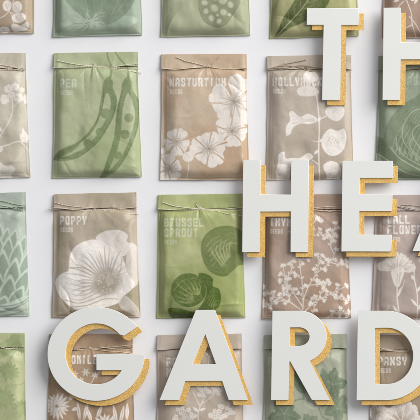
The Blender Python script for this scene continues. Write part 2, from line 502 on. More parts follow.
# ------------------------------------------------------------------ drawings (photograph millimetres)
def d_honesty(p):
    for x, y, rx, ry, r in ((7.5, 6, 4.4, 5.6, .1), (17.5, 7.5, 4.9, 6, .1), (19, 18, 7, 5.2, -.1), (4.5, 30, 5.4, 3.2, .1), (-10, 12, 6, 5, 0), (-14, 28, 6, 4, .3), (-28, 5, 6, 6, 0)):
        p.ell(x, y, rx, ry, r)
        p.line([(x - rx * .4, y - ry * .3), (x + rx * .1, y + ry * .5)], .5, .3, erase=True)
    p.blob([(12, 25), (17, 24.5), (21, 26), (27, 22), (29, 26), (26, 30), (20, 31), (15, 32), (12, 29)])
    p.line([(15, -4), (13, 3), (9, 12), (3, 17), (-4, 20)], .7)
    p.line([(9, 12), (14, 14), (16, 16)], .5); p.line([(3, 17), (6, 16)], .8, .3); p.line([(11, 13), (13, 20), (14, 25)], .5)


def d_onion(p):
    p.blob([(60, -18), (63, -4), (70, 6), (80, 15), (92, 22), (106, 25), (119, 20), (130, 9), (137, -6), (138, -20), (118, -40), (80, -40)], a=.95)
    for k in range(7):
        x = 74 + k * 9
        p.line([(x, -20), (x + 1 - (x - 100) * .05, -2), (x * .55 + 45, 14 + (k % 2) * 4)], .7, .3, ch=2, a=.5)
    p.blob([(112, -20), (128, -10), (133, -2), (128, 8), (118, 17), (106, 22), (114, 8), (117, -6)], ch=3, a=.2, soft=4)
    p.blob([(52, -20), (60, -20), (61, 0), (60, 20), (61, 38), (52, 38)], ch=3, a=.25, soft=1.5)
    R = random.Random(4)
    for k in range(44):
        an = k / 44 * 2 * math.pi + R.uniform(-.1, .1); L = R.uniform(9, 19)
        if 4.0 < an < 5.4: L *= 1.25
        x, y = 90 + R.uniform(-3, 3), 22 + R.uniform(-1.5, 1.5)
        pts = [(x, y), (x + math.cos(an) * L * .6, y + math.sin(an) * L * .4), (x + math.cos(an + .15) * L, y + math.sin(an + .15) * L * .62)]
        if k % 3 == 0: p.line(pts, 1.4, .3, ch=1); p.line(pts, 1.0, .3, ch=3, a=.25)
        else: p.line(pts, .9, .25, ch=2)


def d_lotus(p):
    p.blob([(200, -14), (198, 0), (199, 11), (203, 19), (210, 25), (219, 27.5), (227, 23), (233, 14), (239, 5), (241, -8), (236, -18), (215, -22)], a=.9)
    for x, y, r in ((204.5, 3, 3.4), (214.5, 8.5, 4.3), (206, 11.5, 3), (223, 1, 4.4), (211.5, 18.5, 3.4), (223.5, 12.5, 3.8), (230.5, 5, 3.6), (219, 21.5, 2.9), (215, -2, 3.4), (207, -6, 3.6), (232, -6, 4), (229, 15, 1.9), (222, -9, 4), (217.5, 15.5, 1.6)):
        p.ell(x, y, r * 1.05, r * .92, x, erase=True)
        p.ell(x, y, r * .8, r * .65, x, ch=2, a=.85)
    p.line([(199, 8), (203, 19), (210, 25), (219, 27), (227, 23), (233, 14), (240, 3)], 1.4, 1.2, a=1)
    p.line([(199, 8), (203, 19), (210, 25), (219, 27), (227, 23), (233, 14), (240, 3)], .7, .5, ch=3, a=.3)


def d_leaf(p):
    p.blob([(275, 38), (279, 28), (283, 18), (290, 8), (296, -3), (301, -16), (318, -24), (332, -16), (329, 2), (321, 12), (311, 17), (303, 23), (293, 27), (284, 32)])
    p.blob([(275, 38), (281, 26), (290, 14), (300, -2), (312, -16), (306, 2), (298, 16), (288, 28)], ch=3, a=.4, soft=1.5)
    p.line([(275, 38), (290, 22), (304, 6), (320, -18)], .9, .4, ch=2, a=.7)
    for k in range(6):
        x, y = 283 + k * 6, 29 - k * 6.4
        p.line([(x, y), (x - 1, y - 8), (x - 1, y - 12)], .5, .2, ch=2, a=.28)
        p.line([(x, y), (x + 8, y - 2), (x + 13, y - 6)], .5, .2, ch=2, a=.28)
    p.blob([(346, -10), (350, 8), (349, 22), (356, 36), (362, 20), (362, -10)], ch=2, a=.45, soft=2.5)
    p.blob([(271, 10), (275, 4), (279, -2), (276, 10), (273, 24), (270, 34)], a=.5, soft=1.5)


def d_cosmos(p):
    p.flower(406, -15, 17, 8, .2, .6)
    for pts in ([(406, 0), (411, 14), (412, 25), (418, 42)], [(409, 17), (415, 24), (421, 34)], [(403, 2), (398, 8), (394, 22)], [(412, 25), (405, 29), (400, 36)]):
        p.line(pts, .9, .5)
    p.ell(406, -6, 3.5, ch=3, a=.3)
    p.leaf(414, 4, 9, 3, -1.0); p.leaf(399, 0, 6, 2, 2.8)


def d_geranium(p):
    for x, y, r in ((9, 89, 4.2), (15.5, 87, 4), (5, 99.5, 4.8), (19, 98, 4.6), (12, 95, 3.5), (22, 90, 2.5), (-9, 92, 5), (-15, 101, 4.5)):
        q = [(x + r * (1 + .13 * math.sin(5 * t + x)) * math.cos(t), y + r * (1 + .13 * math.sin(5 * t + x)) * math.sin(t)) for t in np.linspace(0, 6.28, 13)[:-1]]
        p.blob(q)
        p.line([(x, y), (x + (12 - x) * .6, y + (95 - y) * .6)], .5, .4, erase=True)
        p.line([(x - 1, y - 1), (x + (12 - x) * .5, y + (95 - y) * .6)], .4, .3, erase=True)
    p.line([(12, 97), (13, 110), (9, 122), (2, 134), (-6, 146)], 1.2, .9)
    p.line([(12, 108), (17, 104), (20, 101)], .7); p.line([(27, 142), (18, 141.5), (8, 145), (-4, 148)], 1.2, 1.0)
    p.line([(21, 142), (25, 146), (29, 152)], 1.1, .5)
    p.blob([(21, 140), (20, 135), (22, 133), (22.5, 128), (25, 131), (27, 134), (29, 136), (28, 140), (25, 142)])
    p.ell(0, 149, 3.2); p.ell(25.5, 99, 2, 5)
    q = []
    for t in np.linspace(math.pi * .95, math.pi * 2.35, 15):
        r = 13 if int(round((t) * 5)) % 2 else 9
        q.append((3 + r * math.cos(t), 172 + r * .75 * math.sin(t)))
    q += [(8, 177), (0, 179), (-8, 178)]
    p.blob(q, curve=False)
    for t in (-2.6, -2.1, -1.6, -1.1, -.6, -.1):
        p.line([(3, 174), (3 + 8 * math.cos(t), 174 + 7 * math.sin(t))], .7, .3, erase=True)
    p.leaf(-14, 120, 20, 8, .6, vein=True)


def d_pea(p):
    p.line([(106.5, 48), (108, 58), (111.5, 67), (111, 75), (108.5, 82)], 1.2, 2.4, a=.62)
    p.line([(113, 48), (119, 58), (127, 67), (128.5, 76), (127.5, 82)], 1.2, 2.4, a=.62)
    # first pod, opened
    p.blob([(108, 77), (113, 82), (113, 88), (117, 98), (116, 110), (111, 122), (103, 135), (93, 147), (80, 157), (66, 161), (53.5, 159.5), (58, 152), (66, 147), (76, 143),
            (85, 136), (93, 127), (98, 116), (100, 104), (102, 94), (103, 84)], a=.66)
    p.blob([(107.5, 93), (111, 103), (109, 112), (104, 123), (97, 135), (86, 147), (75, 153), (62, 157.5), (72, 152), (81, 143), (90, 135), (97, 125), (101, 114), (103, 103)], erase=True)
    for x, y, r in ((105.5, 113.5, 5.2), (100, 132, 4.1), (88, 143.6, 4.6)): p.ell(x, y, r, a=.62)
    # second pod
    p.blob([(127, 77), (132, 82), (133, 90), (139, 101), (140, 114), (138, 128), (133, 143), (126, 158), (117, 170), (108, 176), (100, 178), (104, 170), (107, 160), (112, 147),
            (115, 133), (116, 118), (118, 104), (121, 94), (122, 84)], a=.66)
    p.blob([(128, 93), (133, 104), (135, 116), (132, 132), (127, 146), (119, 160), (109, 171), (113, 161), (118, 148), (121, 134), (122, 118), (124, 104)], erase=True)
    for x, y, r in ((129, 118, 4.6), (125, 134.6, 4.7), (118, 155.5, 3.9)): p.ell(x, y, r, a=.62)
    p.line([(129, 90), (136, 99), (141, 116), (142, 135)], 1.4, 1.0, a=.5)
    # darker tips and shaded pod edges of the print
    p.blob([(53, 160), (57, 153), (65, 149), (76, 145), (70, 150), (62, 156), (58, 160)], ch=3, a=.35, soft=1.2)
    p.blob([(99, 178.5), (103, 171), (107, 162), (110, 166), (111, 170), (106, 177)], ch=3, a=.35, soft=1.2)
    p.line([(104, 88), (103, 104), (99, 117), (90, 131)], 1.5, .6, a=.85); p.line([(116, 100), (114, 114), (107, 128), (97, 143), (82, 155)], 1.6, .8, a=.8)
    p.line([(138, 108), (137, 128), (130, 148), (119, 166)], 1.6, .8, a=.8); p.line([(122, 92), (118, 112), (115, 136), (109, 158)], 1.5, .6, a=.85)


def d_nasturtium(p):
    def fl(x, y, R, n, rot, sq=1.0):
        for k in range(n):
            an = rot + k * 2 * math.pi / n + .16 * math.sin(k * 4.1 + x); r = R * (1 + .13 * math.sin(k * 2.9 + y))
            r *= math.sqrt(math.cos(an) ** 2 + (sq * math.sin(an)) ** 2)
            p.petal(x, y, r, R * (.98 + .1 * math.sin(k + x)), an, veins=0)
        for k in range(n):
            an = rot + (k + .5) * 2 * math.pi / n
            p.line([(x + R * .3 * math.cos(an), y + R * .3 * math.sin(an) * sq), (x + R * .6 * math.cos(an), y + R * .6 * math.sin(an) * sq), (x + R * 1.05 * math.cos(an + .05), y + R * 1.05 * math.sin(an + .05) * sq)], .35, 1.9, erase=True)
            for j in range(5):
                b = rot + (k + (j - 2) * .17) * 2 * math.pi / n; L = R * (.5 + .2 * math.sin(j * 3 + k))
                p.line([(x, y), (x + L * .6 * math.cos(b), y + L * .6 * math.sin(b) * sq), (x + L * math.cos(b + .1 * (j - 1.5)), y + L * math.sin(b + .1 * (j - 1.5)) * sq)], 1.15, .3, ch=3, a=.6)
    fl(234, 102, 24, 5, -1.35)
    fl(232, 131, 17, 5, .3, .85)
    fl(209, 149, 18, 6, .1, .95)
    fl(177, 142, 13.5, 5, .35)
    fl(169.5, 169, 14, 5, .9)
    p.ell(188, 157, 5.5, 5); p.ell(192, 153, 3.6, 3); p.ell(163, 151, 3.2, 3)
    p.line([(186, 154), (190, 158)], .6, .4, erase=True)
    p.line([(189, 161), (188.4, 170), (186.5, 180)], .7, .6); p.line([(178, 152), (186, 156)], .7); p.line([(191, 158), (198, 155)], .7)
    p.title(['NASTURTIUM'], 169.5, 78)


def d_hollyhock(p):
    p.line([(313, 84), (317, 100), (319, 125), (318.5, 150), (319.5, 180)], 1.1, 1.3)
    p.blob([(303, 76), (308, 70), (315, 72), (318, 79), (312, 83), (305, 82)], a=.8)
    p.blob([(297, 90), (304, 86), (313, 87), (319, 92), (314, 96), (300, 96)], a=.8)
    p.blob([(316, 118), (308, 114), (300, 117), (293, 111.5), (289, 113), (290, 120), (286, 127), (286, 136), (290, 134), (293, 128), (300, 124), (309, 124), (316, 122)])
    p.blob([(327, 108), (334, 103), (342, 106), (344, 114), (338, 121), (330, 119), (325, 113)], a=.95)
    p.blob([(324, 134), (330, 129), (337, 131), (344, 129), (346, 138), (344, 148), (339, 154), (331, 156), (324, 151), (321, 142)])
    p.blob([(278, 162), (279, 154), (284, 152), (285, 157), (289, 162), (290, 172), (288, 182), (278, 182), (276, 172)])
    p.blob([(285, 160), (292, 158), (300, 158), (308, 153), (313, 157), (308, 161), (301, 163), (292, 166), (287, 166)])
    p.blob([(323, 166), (330, 161), (338, 164), (341, 172), (338, 181), (328, 181), (326, 174)])
    p.line([(319, 165), (312, 160)], .8); p.line([(319, 142), (312, 141)], .8, .3); p.line([(319, 120), (326, 116)], 1)
    p.leaf(318, 122, 6, 3, -1.2); p.leaf(319, 142, 6, 2.6, -.6); p.leaf(318, 150, 6, 2.6, 2.3)
    R = random.Random(9)
    for cx, cy, n, s in ((334, 141, 34, 5.5), (333, 172, 30, 6.5), (336, 112, 12, 3.5)):
        for k in range(n):
            a = R.uniform(0, 6.28); r = s * math.sqrt(R.random())
            p.line([(cx + r * math.cos(a), cy + r * math.sin(a)), (cx + (r + 1.1) * math.cos(a), cy + (r + 1.1) * math.sin(a))], .7, .4, ch=3, a=.4)
    for k in range(4):
        p.line([(314, 119 + k * .8), (303, 119 + k * 1.1), (292, 116 + k * 4)], .4, .3, erase=True, a=.8)
    p.title(['HOLLYHOCK'], 272.5, 77.5, pitch=5.6)


def d_cabbage(p):
    p.blob([(430, 96), (412, 99), (397, 110), (387, 124), (384, 140), (390, 154), (402, 168), (430, 178)], a=.85)
    p.blob([(376, 137), (384, 139), (391, 147), (401, 155), (410, 163), (424, 170), (430, 180), (404, 179), (390, 170), (380, 158), (375, 150)], ch=1)
    p.blob([(377, 140), (384, 142), (390, 150), (399, 158), (392, 166), (383, 157), (376, 150)], ch=3, a=.4, soft=1.4)
    p.blob([(404, 130), (408, 142), (418, 152), (428, 158), (430, 176), (412, 168), (400, 155), (397, 140)], ch=3, a=.18, soft=3)
    for pts in ([(425, 108), (412, 112), (404, 124), (402, 137), (409, 150), (422, 162)], [(428, 124), (417, 126), (412, 134), (418, 146), (430, 156)],
                [(396, 138), (397, 148), (408, 159), (424, 167)], [(390, 147), (399, 158), (414, 167), (426, 172)], [(413, 137), (409, 146), (420, 158), (430, 164)],
                [(378, 154), (390, 162), (404, 172), (420, 176)], [(428, 135), (424, 142), (430, 149)]):
        p.line(pts, 1.0, .7, ch=2, a=.9)
    for k in range(7):
        t = k / 6.0
        p.line([(392 + 22 * t, 150 + 12 * t), (395 + 24 * t, 138 + 9 * t), (404 + 22 * t, 124 + 6 * t)], 1.3, .3, ch=2, a=.5)
        p.line([(404 + 16 * t, 120 + 5 * t), (408 + 17 * t, 112 + 6 * t), (416 + 16 * t, 106 + 7 * t)], .9, .3, ch=2, a=.45)
    for k in range(5):
        x, y = 400 + k * 6, 152 + k * 3.5
        p.leaf(x, y, 7, 1.7, 2.1 + 2.4 - .1 * k, ch=2, a=.7)
        p.leaf(x + 2, y + 8, 8, 1.6, .55, ch=2, a=.7)
    p.title_alt = 0


def d_artichoke(p):
    S = [(-8, 232, 5, 10, 0), (-1, 234, 5, 11, .1), (6.5, 238, 4.5, 11, .15), (13.5, 240, 4.5, 12, .25), (22, 247, 4.5, 13, .3), (-14, 244, 7, 15, -.1), (-3, 247, 7.5, 15, 0), (7.5, 252, 6.5, 16, .12), (16.5, 257, 6.5, 17, .2), (24.5, 268, 5.5, 19, .22),
         (-9, 264, 8.5, 18, -.05), (2.5, 268, 8.5, 19, .05), (13, 276, 8, 19, .18), (22, 285, 7, 18, .35), (-16, 282, 9, 19, -.15), (-4, 286, 9.5, 19, 0), (8, 292, 8.5, 18, .2), (17, 298, 7, 14, .5), (-10, 302, 9, 13, 0), (3, 305, 8, 10, .3)]
    for (x, y, w, h, ro) in S:
        c_, s_ = math.cos(ro), math.sin(ro)
        def sh(k, dy=0, x=x, y=y, w=w, h=h, c_=c_, s_=s_):
            P = [(0, -h), (w * .55, -h * .62), (w * .95, -h * .15), (w, h * .3), (w * .6, h * .8), (0, h), (-w * .6, h * .8), (-w, h * .3), (-w * .95, -h * .15), (-w * .55, -h * .62)]
            return [(x + a * k * c_ - (b * k + dy) * s_, y + a * k * s_ + (b * k + dy) * c_) for a, b in P]
        p.blob(sh(1), erase=True); p.blob(sh(1), ch=2)
        p.blob(sh(.80, .8), ch=2, erase=True); p.blob(sh(.80, .8), a=.8)
        for k in (-.35, 0, .3):
            p.line([(x + k * w * c_ - h * .7 * s_, y + h * .7 * c_), (x + k * w * c_, y + k), (x + k * w * .5 * c_ + h * .45 * s_, y - h * .45 * c_)], .7, .3, a=1)
    p.blob([(-30, 303), (-10, 306), (8, 303), (30, 296), (32, 320), (-30, 320)], ch=2); p.blob([(-30, 303), (-10, 306), (8, 303), (30, 296), (32, 320), (-30, 320)], erase=True)
    for pts in ([(-10, 313), (6, 311), (18, 307), (30, 300)], [(-6, 306), (8, 306), (20, 303), (30, 297)], [(0, 317), (14, 314), (28, 309)], [(6, 309), (16, 307), (26, 300)]):
        p.line(pts, 1.8, .8, ch=2, erase=True); p.line(pts, 1.8, .8)
    p.line([(26, 240), (25, 262), (28, 278)], 1.1, .8, a=.7)


def d_poppy(p):
    # back petals
    p.blob([(96, 239), (103, 232), (112, 230), (121, 230.5), (128, 235), (127, 241), (131, 246), (124, 256), (112, 250)], a=.8)
    p.blob([(128, 246), (133, 243), (139, 250), (141, 262), (140, 276), (136, 286), (128, 288), (126, 270)], a=.6)
    p.blob([(119, 299), (126, 296), (133, 302), (139, 310), (140, 318), (130, 313), (121, 308)], a=.55)
    # front cup
    p.blob([(69, 266), (70, 256), (74, 248), (83, 242), (94, 239.5), (104, 241), (114, 246), (121, 254), (125, 263), (128, 273), (135, 283), (131, 290), (124, 296), (118, 303), (106, 307), (94, 310), (82, 312),
            (70, 306), (62, 299), (57, 291), (55.5, 281), (61, 274), (68, 271)])
    for k in range(17):
        an = math.pi * (.80 + k * .052); r0 = 11; r1 = 22 + 12 * abs(math.sin(k * 2.3)) + (10 if 4 < k < 9 else 4)
        c, s = math.cos(an), math.sin(an)
        p.line([(107 + r0 * c, 281 + r0 * s * .9), (107 + r1 * .7 * c, 281 + r1 * .7 * s - 1), (107 + r1 * c, 281 + r1 * s * .95)], 2.0, .4, ch=3, a=.5)
    for k in range(5):
        y = 281 + k * 4.4
        p.line([(100, 284 + k * 1.8), (82, y + 1), (64 + k * 2, 277 + k * 5.5)], 1.6, .35, ch=3, a=.42)
    p.ell(108, 281, 13, 12, erase=True, a=.6, soft=4); p.ell(107, 282, 14, 12, ch=3, a=.34, soft=4)
    p.ell(104, 287, 11, 9, erase=True, a=.5, soft=4)
    R = random.Random(3)
    for k in range(46):
        a = R.uniform(0, 6.28); r = 13.5 * math.sqrt(R.random())
        p.ell(110 + r * math.cos(a), 282 + r * math.sin(a) * .95, R.uniform(.4, .8), a=.85)
    p.ell(110, 281, 4, 3.6, a=.55)
    p.line([(66, 300), (80, 303), (98, 297), (110, 292)], .9, .5, erase=True)
    p.line([(72, 307), (88, 305), (104, 299), (118, 299)], .9, .6, erase=True)
    p.line([(70, 268), (84, 268), (96, 274)], 1.2, .5, erase=True, a=.8)
    p.line([(122, 258), (121, 268), (118, 276)], 1.0, .5, erase=True, a=.8)
    for k in range(9):
        an = -math.pi * (.12 + k * .085); r1 = 20 + 7 * abs(math.sin(k * 1.9)); c, s = math.cos(an), math.sin(an)
        p.line([(109 + 12 * c, 279 + 12 * s), (109 + r1 * c, 279 + r1 * s)], 1.3, .3, ch=3, a=.3)
    p.line([(70, 258), (80, 268), (96, 276)], .8, .4, ch=3, a=.4); p.line([(104, 241), (116, 250), (124, 262)], .8, .5, ch=3, a=.3)
    p.blob([(119, 300), (126, 297), (134, 304), (139, 312), (128, 309)], ch=3, a=.18, soft=1)
    p.title(['POPPY'], 60, 216, pitch=5.6)


def sprout(p, cx, cy, r, base, n=8, a=.7):
    """round sprout: pale veins fan out from its base and curl with the leaves"""
    p.ell(cx, cy, r, r * .97, a=.95)
    R = random.Random(int(cx)); bx, by = cx + r * .8 * math.cos(base), cy + r * .8 * math.sin(base)
    for k in range(n):
        t = -1.25 + 2.5 * k / (n - 1); d = base + math.pi + t * .62; L = r * 1.75 * math.cos(t * .62) * R.uniform(.75, .98)
        q0 = (bx + math.cos(d) * L * .28, by + math.sin(d) * L * .28)
        q1 = (bx + math.cos(d + .16 * t) * L * .6, by + math.sin(d + .16 * t) * L * .6); q2 = (bx + math.cos(d + .02 * t) * L * .92, by + math.sin(d + .02 * t) * L * .92)
        p.line([q0, q1, q2], R.uniform(1.5, 2.6), .3, erase=True, a=a * R.uniform(.5, 1))
        for j in range(1):
            f = .5 + .17 * j; sd = 1 if (j + k) % 2 else -1; x, y = bx + math.cos(d) * L * f, by + math.sin(d) * L * f
            p.line([(x, y), (x + math.cos(d + sd * .7) * r * .22, y + math.sin(d + sd * .7) * r * .22)], .9, .25, erase=True, a=a * .7)
    p.line([(cx - r * .9, cy + r * .1), (cx - r * .3, cy - r * .55), (cx + r * .5, cy - r * .7)], .9, .4, erase=True, a=a * .6)
    p.line([(cx - r * .6, cy + r * .65), (cx, cy + r * .75), (cx + r * .6, cy + r * .55)], 1.2, .4, erase=True, a=a * .6)


def d_sprout(p):
    p.blob([(201, 244), (206, 234), (217, 227), (231, 226), (242, 231), (248, 240), (247, 262), (238, 266), (226, 276), (214, 274), (206, 267), (202, 257)], a=.72)
    sprout2 = [((207, 250), (213, 243), (222, 238)), ((209, 258), (216, 249), (227, 244)), ((212, 265), (219, 256), (230, 250)), ((218, 270), (225, 260), (236, 255)),
               ((227, 240), (236, 236), (244, 238)), ((231, 247), (238, 243), (246, 244)), ((226, 272), (232, 263), (243, 258)), ((213, 236), (221, 232), (232, 231))]
    for k in range(6): p.line([(222 + k * 1.5, 266 - k * 2), (213 + k * 3.4, 254 - k * 2), (212 + k * 5, 241 - k + 3 * abs(k - 2.5))], 2.0, .3, erase=True, a=.7)
    for k in range(5): p.line([(207 + k * 1.2, 246 + k * 5), (212 + k * 2.6, 240 + k * 3.6), (220 + k * 3, 236 + k * 2)], 1.1, .3, erase=True, a=.5)
    for k in range(0): p.line([(214 + k * 3, 246 + k * 3.4), (217 + k * 3, 251 + k * 2.6), (223 + k * 2.6, 256 + k * 1.6)], .9, .3, erase=True, a=.7)
    sprout(p, 188.5, 290, 17.5, .75)
    p.blob([(199, 273), (207, 274), (213, 279), (213, 286), (219, 289), (221, 298), (219, 306), (213, 311), (204, 314), (196, 313), (202, 304), (206, 296), (206, 286), (200, 279)])
    for k in range(5): p.line([(205 + k * 2, 301 + k * 2.0), (209 + k * 1.6, 295 + k * 1.5), (213 + k * 1.4, 288 + k * 3)], .8, .3, erase=True, a=.6)
    p.blob([(168, 309), (178, 308), (190, 311), (204, 314), (214, 316), (206, 321), (176, 321)], a=1)
    p.blob([(168, 309), (180, 309), (196, 314), (188, 321), (174, 320)], ch=2, a=.8)
    p.ell(186, 292, 12, 13, ch=2, a=.30, soft=5)
    p.title(['BRUSSEL', 'SPROUT'], 164, 217.5)


def sprig(p, pts, n, L=5.0, W=1.9, w=.9, seed=1, tip=3, both=True, st=.18):
    R = random.Random(seed)
    c = catmull(pts, False, 10)
    p.line(list(c), w, w * .5, curve=False)
    for k in range(n):
        i = int((st + (.98 - st) * k / n) * (len(c) - 2)); x, y = c[i]; t = math.atan2(c[i + 1][1] - y, c[i + 1][0] - x)
        for s in ((1, -1) if both else (R.choice((1, -1)),)):
            p.leaf(x, y, L * R.uniform(.7, 1.1), W, t + s * R.uniform(.4, .8))
    x, y = c[-1]; t = math.atan2(y - c[-2][1], x - c[-2][0])
    for k in range(tip): p.leaf(x, y, L * .9, W, t + (k - (tip - 1) / 2) * .6)


def twiggy(p, pts, n, seed):
    """a stem whose side twigs end in little fans of oval leaves"""
    R = random.Random(seed * 13 + 5)
    c = catmull(pts, False, 10); p.line(list(c), .95, .5, curve=False)
    def fan(x, y, t, m):
        for k in range(m):
            p.leaf(x - math.cos(t) * .3, y - math.sin(t) * .3, R.uniform(3.0, 4.3), R.uniform(1.7, 2.2), t + (k - (m - 1) / 2) * R.uniform(.5, .68))
    for k in range(n):
        i = int((.34 + .6 * k / n) * (len(c) - 2)); x, y = c[i]; t = math.atan2(c[i + 1][1] - y, c[i + 1][0] - x)
        sd = 1 if (k + seed) % 2 else -1; L = R.uniform(3.2, 6.0); a = t + sd * R.uniform(.6, .95)
        ex, ey = x + math.cos(a) * L, y + math.sin(a) * L
        p.line([(x, y), (x + math.cos(a) * L * .5, y + math.sin(a) * L * .5), (ex, ey)], .6, .4)
        fan(ex, ey, a, R.choice((3, 4))); p.leaf(x + math.cos(a) * L * .5, y + math.sin(a) * L * .5, 3.0, 1.5, a - sd * .9)
        p.leaf(x, y, 3.2, 1.5, t - sd * .8)
    x, y = c[-1]; t = math.atan2(y - c[-2][1], x - c[-2][0]); fan(x, y, t, 5)


def d_thyme(p):
    S = [([(301.5, 322), (303, 303), (302, 283), (299, 262), (297, 247)], 6), ([(302, 306), (293, 292), (286, 280), (283, 266)], 5), ([(296, 297), (288, 285), (281, 281)], 3), ([(286, 280), (291, 270), (293, 262)], 3),
         ([(301, 310), (288, 301), (275, 297), (264, 288)], 6), ([(284, 300), (273, 303), (265, 305)], 4), ([(290, 302), (288, 293), (285, 289)], 2),
         ([(303, 300), (309, 285), (318, 272), (330, 262), (336, 250)], 6), ([(309, 285), (320, 284), (328, 283)], 4), ([(318, 272), (318, 262), (322, 256)], 3), ([(330, 262), (341, 265), (346, 262)], 3), ([(334, 254), (330, 244), (333, 234), (335, 224)], 6),
         ([(304, 312), (316, 301), (330, 294), (346, 286)], 6), ([(318, 300), (322, 289), (323, 283)], 3), ([(330, 294), (341, 299), (348, 298)], 3), ([(310, 318), (314, 308), (313, 299)], 3), ([(325, 320), (335, 313), (348, 312)], 5),
         ([(299, 262), (305, 256), (308, 248)], 3), ([(297, 247), (303, 238), (312, 228)], 5), ([(297, 247), (296, 235), (292, 226)], 4), ([(312, 236), (320, 234), (326, 236)], 4), ([(336, 250), (344, 246), (350, 240)], 3), ([(303, 238), (314, 222), (318, 219)], 3)]
    for i, (pts, n) in enumerate(S):
        twiggy(p, pts, max(2, n - 1), i)
    p.title(['THYME'], 269.5, 217.5)


def d_wallflower(p):
    for k, (an, L, W) in enumerate(((-2.9, 18, 8), (-2.5, 17, 10), (-2.0, 16, 12), (-1.45, 18, 13), (-.95, 17, 12), (-.45, 17, 10), (-.1, 17, 7))):
        p.petal(397, 270, L, W, an, veins=5, vw=.5)
        for j in range(3):
            b = an + (j - 1) * .2
            p.line([(397 + math.cos(b) * (L - 2.4), 270 + math.sin(b) * (L - 2.4)), (397 + math.cos(b) * (L + 1), 270 + math.sin(b) * (L + 1))], .4, 1.0, erase=True)
    p.blob([(377, 265), (381, 262), (385, 265), (389, 269), (386, 271), (379, 270)])
    for k in range(9):
        an = -2.8 + k * .31
        p.line([(397 + 3 * math.cos(an), 270 + 3 * math.sin(an)), (397 + 12 * math.cos(an), 270 + 12 * math.sin(an))], .6, .3, ch=3, a=.3)
    p.blob([(391, 270), (397, 266), (404, 269), (402, 279), (399, 286), (395, 286), (392, 279)])
    p.line([(397, 274), (396.5, 284)], .7, .5, erase=True); p.line([(400, 272), (398.6, 284)], .6, .4, erase=True)
    p.line([(397, 285), (397, 300), (400, 318)], 1.3, 1.0)
    p.line([(397, 296), (402, 288), (404, 280)], 1.0, .5); p.leaf(397, 297, 12, 2.6, -1.15); p.leaf(399, 316, 13, 2.6, -2.1)
    p.line([(414, 266), (414, 278), (417, 296), (417, 320)], 1.1, .9)
    p.leaf(413, 272, 9, 4.5, -1.55); p.leaf(414, 280, 6, 3, -2.1); p.leaf(416, 292, 9, 2.6, -.9); p.leaf(417, 306, 10, 2.5, -2.3); p.leaf(417, 310, 10, 2.5, -1.0)
    p.line([(385, 318), (389, 305)], 1, .4)
    p.flower(432, 262, 13, 6, .4, .9)
    p.title(['WALL', 'FLOWER'], 387, 215, pitch=6.0)


def d_strawberry(p):
    p.blob([(-20, 350), (-4, 345), (10, 338), (20, 334), (27, 336), (27, 346), (14, 352), (2, 358), (-12, 362)], a=.8)
    p.blob([(16, 334), (22, 342), (28, 352), (20, 352), (13, 344), (10, 336)], a=.9)
    for cx, cy, s in ((8, 375, 1.0), (2, 402, 1.15), (22, 412, .9), (-18, 385, 1.0)):
        p.blob([(cx - 9 * s, cy + 2), (cx - 4 * s, cy - 6 * s), (cx + 5 * s, cy - 7 * s), (cx + 11 * s, cy - 1), (cx + 11 * s, cy + 9 * s), (cx + 5 * s, cy + 18 * s), (cx - 2 * s, cy + 19 * s), (cx - 9 * s, cy + 11 * s)], ch=2, a=.55)
        for k in range(9):
            a = -math.pi * .95 + k * math.pi * 1.05 / 8 + .15
            p.leaf(cx, cy - 2, 12 * s, 4.4 * s, a * .95 - .1)
            p.leaf(cx, cy - 2, 9 * s, 3.4 * s, a + 2.6 if k % 2 else a)
        R = random.Random(int(cx))
        for k in range(22):
            x, y = cx + R.uniform(-7, 9) * s, cy + R.uniform(2, 16) * s
            p.ell(x, y, .7, .5, a=.7)
    p.blob([(-20, 352), (0, 347), (14, 342), (26, 344), (14, 350), (0, 355)], ch=3, a=.22, soft=1.5)
    p.line([(8, 368), (12, 356), (22, 344)], 1.6, 1.2)
    p.line([(2, 392), (8, 386), (22, 384), (27, 376)], 1.2, .8, a=.7)


def d_chamomile(p):
    def daisy(x, y, R, n, rot=0, sq=1):
        for ring, (f, m) in enumerate(((1, n), (.72, n - 3), (.45, n - 6))):
            for k in range(m):
                a = rot + ring * .2 + k * 2 * math.pi / m
                L = R * f * (1 + .08 * math.sin(k * 5.1))
                p.leaf(x + math.cos(a) * R * .12, y + math.sin(a) * R * .12 * sq, L, R * .25, math.atan2(math.sin(a) * sq, math.cos(a)))
                p.line([(x, y), (x + math.cos(a + math.pi / m) * L, y + math.sin(a + math.pi / m) * L * sq)], .45, .35, erase=True, a=.9)
    daisy(57, 406, 12, 17)
    p.leaf(70, 400, 9, 4, -1.1, vein=True); p.leaf(72, 410, 7, 3.5, -.4)
    for x, y, s in ((75, 374, 4), (86, 372, 4.5), (95, 375, 3.6), (101, 371, 4), (81, 380, 3.5)):
        for k in range(6): p.leaf(x, y, s, 1.3, k * 1.05 + x)
    p.line([(88, 392), (84, 383), (80, 378)], .8); p.line([(88, 392), (92, 382), (95, 376)], .8)
    for x, y, L, a in ((80, 420, 18, -1.7), (84, 420, 20, -1.35), (92, 422, 16, -1.9), (97, 418, 14, -1.2), (117, 424, 20, -1.75), (120, 424, 19, -1.35), (127, 420, 17, -1.55), (110, 424, 12, -1.1)):
        p.leaf(x, y, L, 3.6, a, vein=True)
    daisy(106, 425, 11, 15)
    p.title(['CHAMOMILE'], 50.6, 355, pitch=5.3)


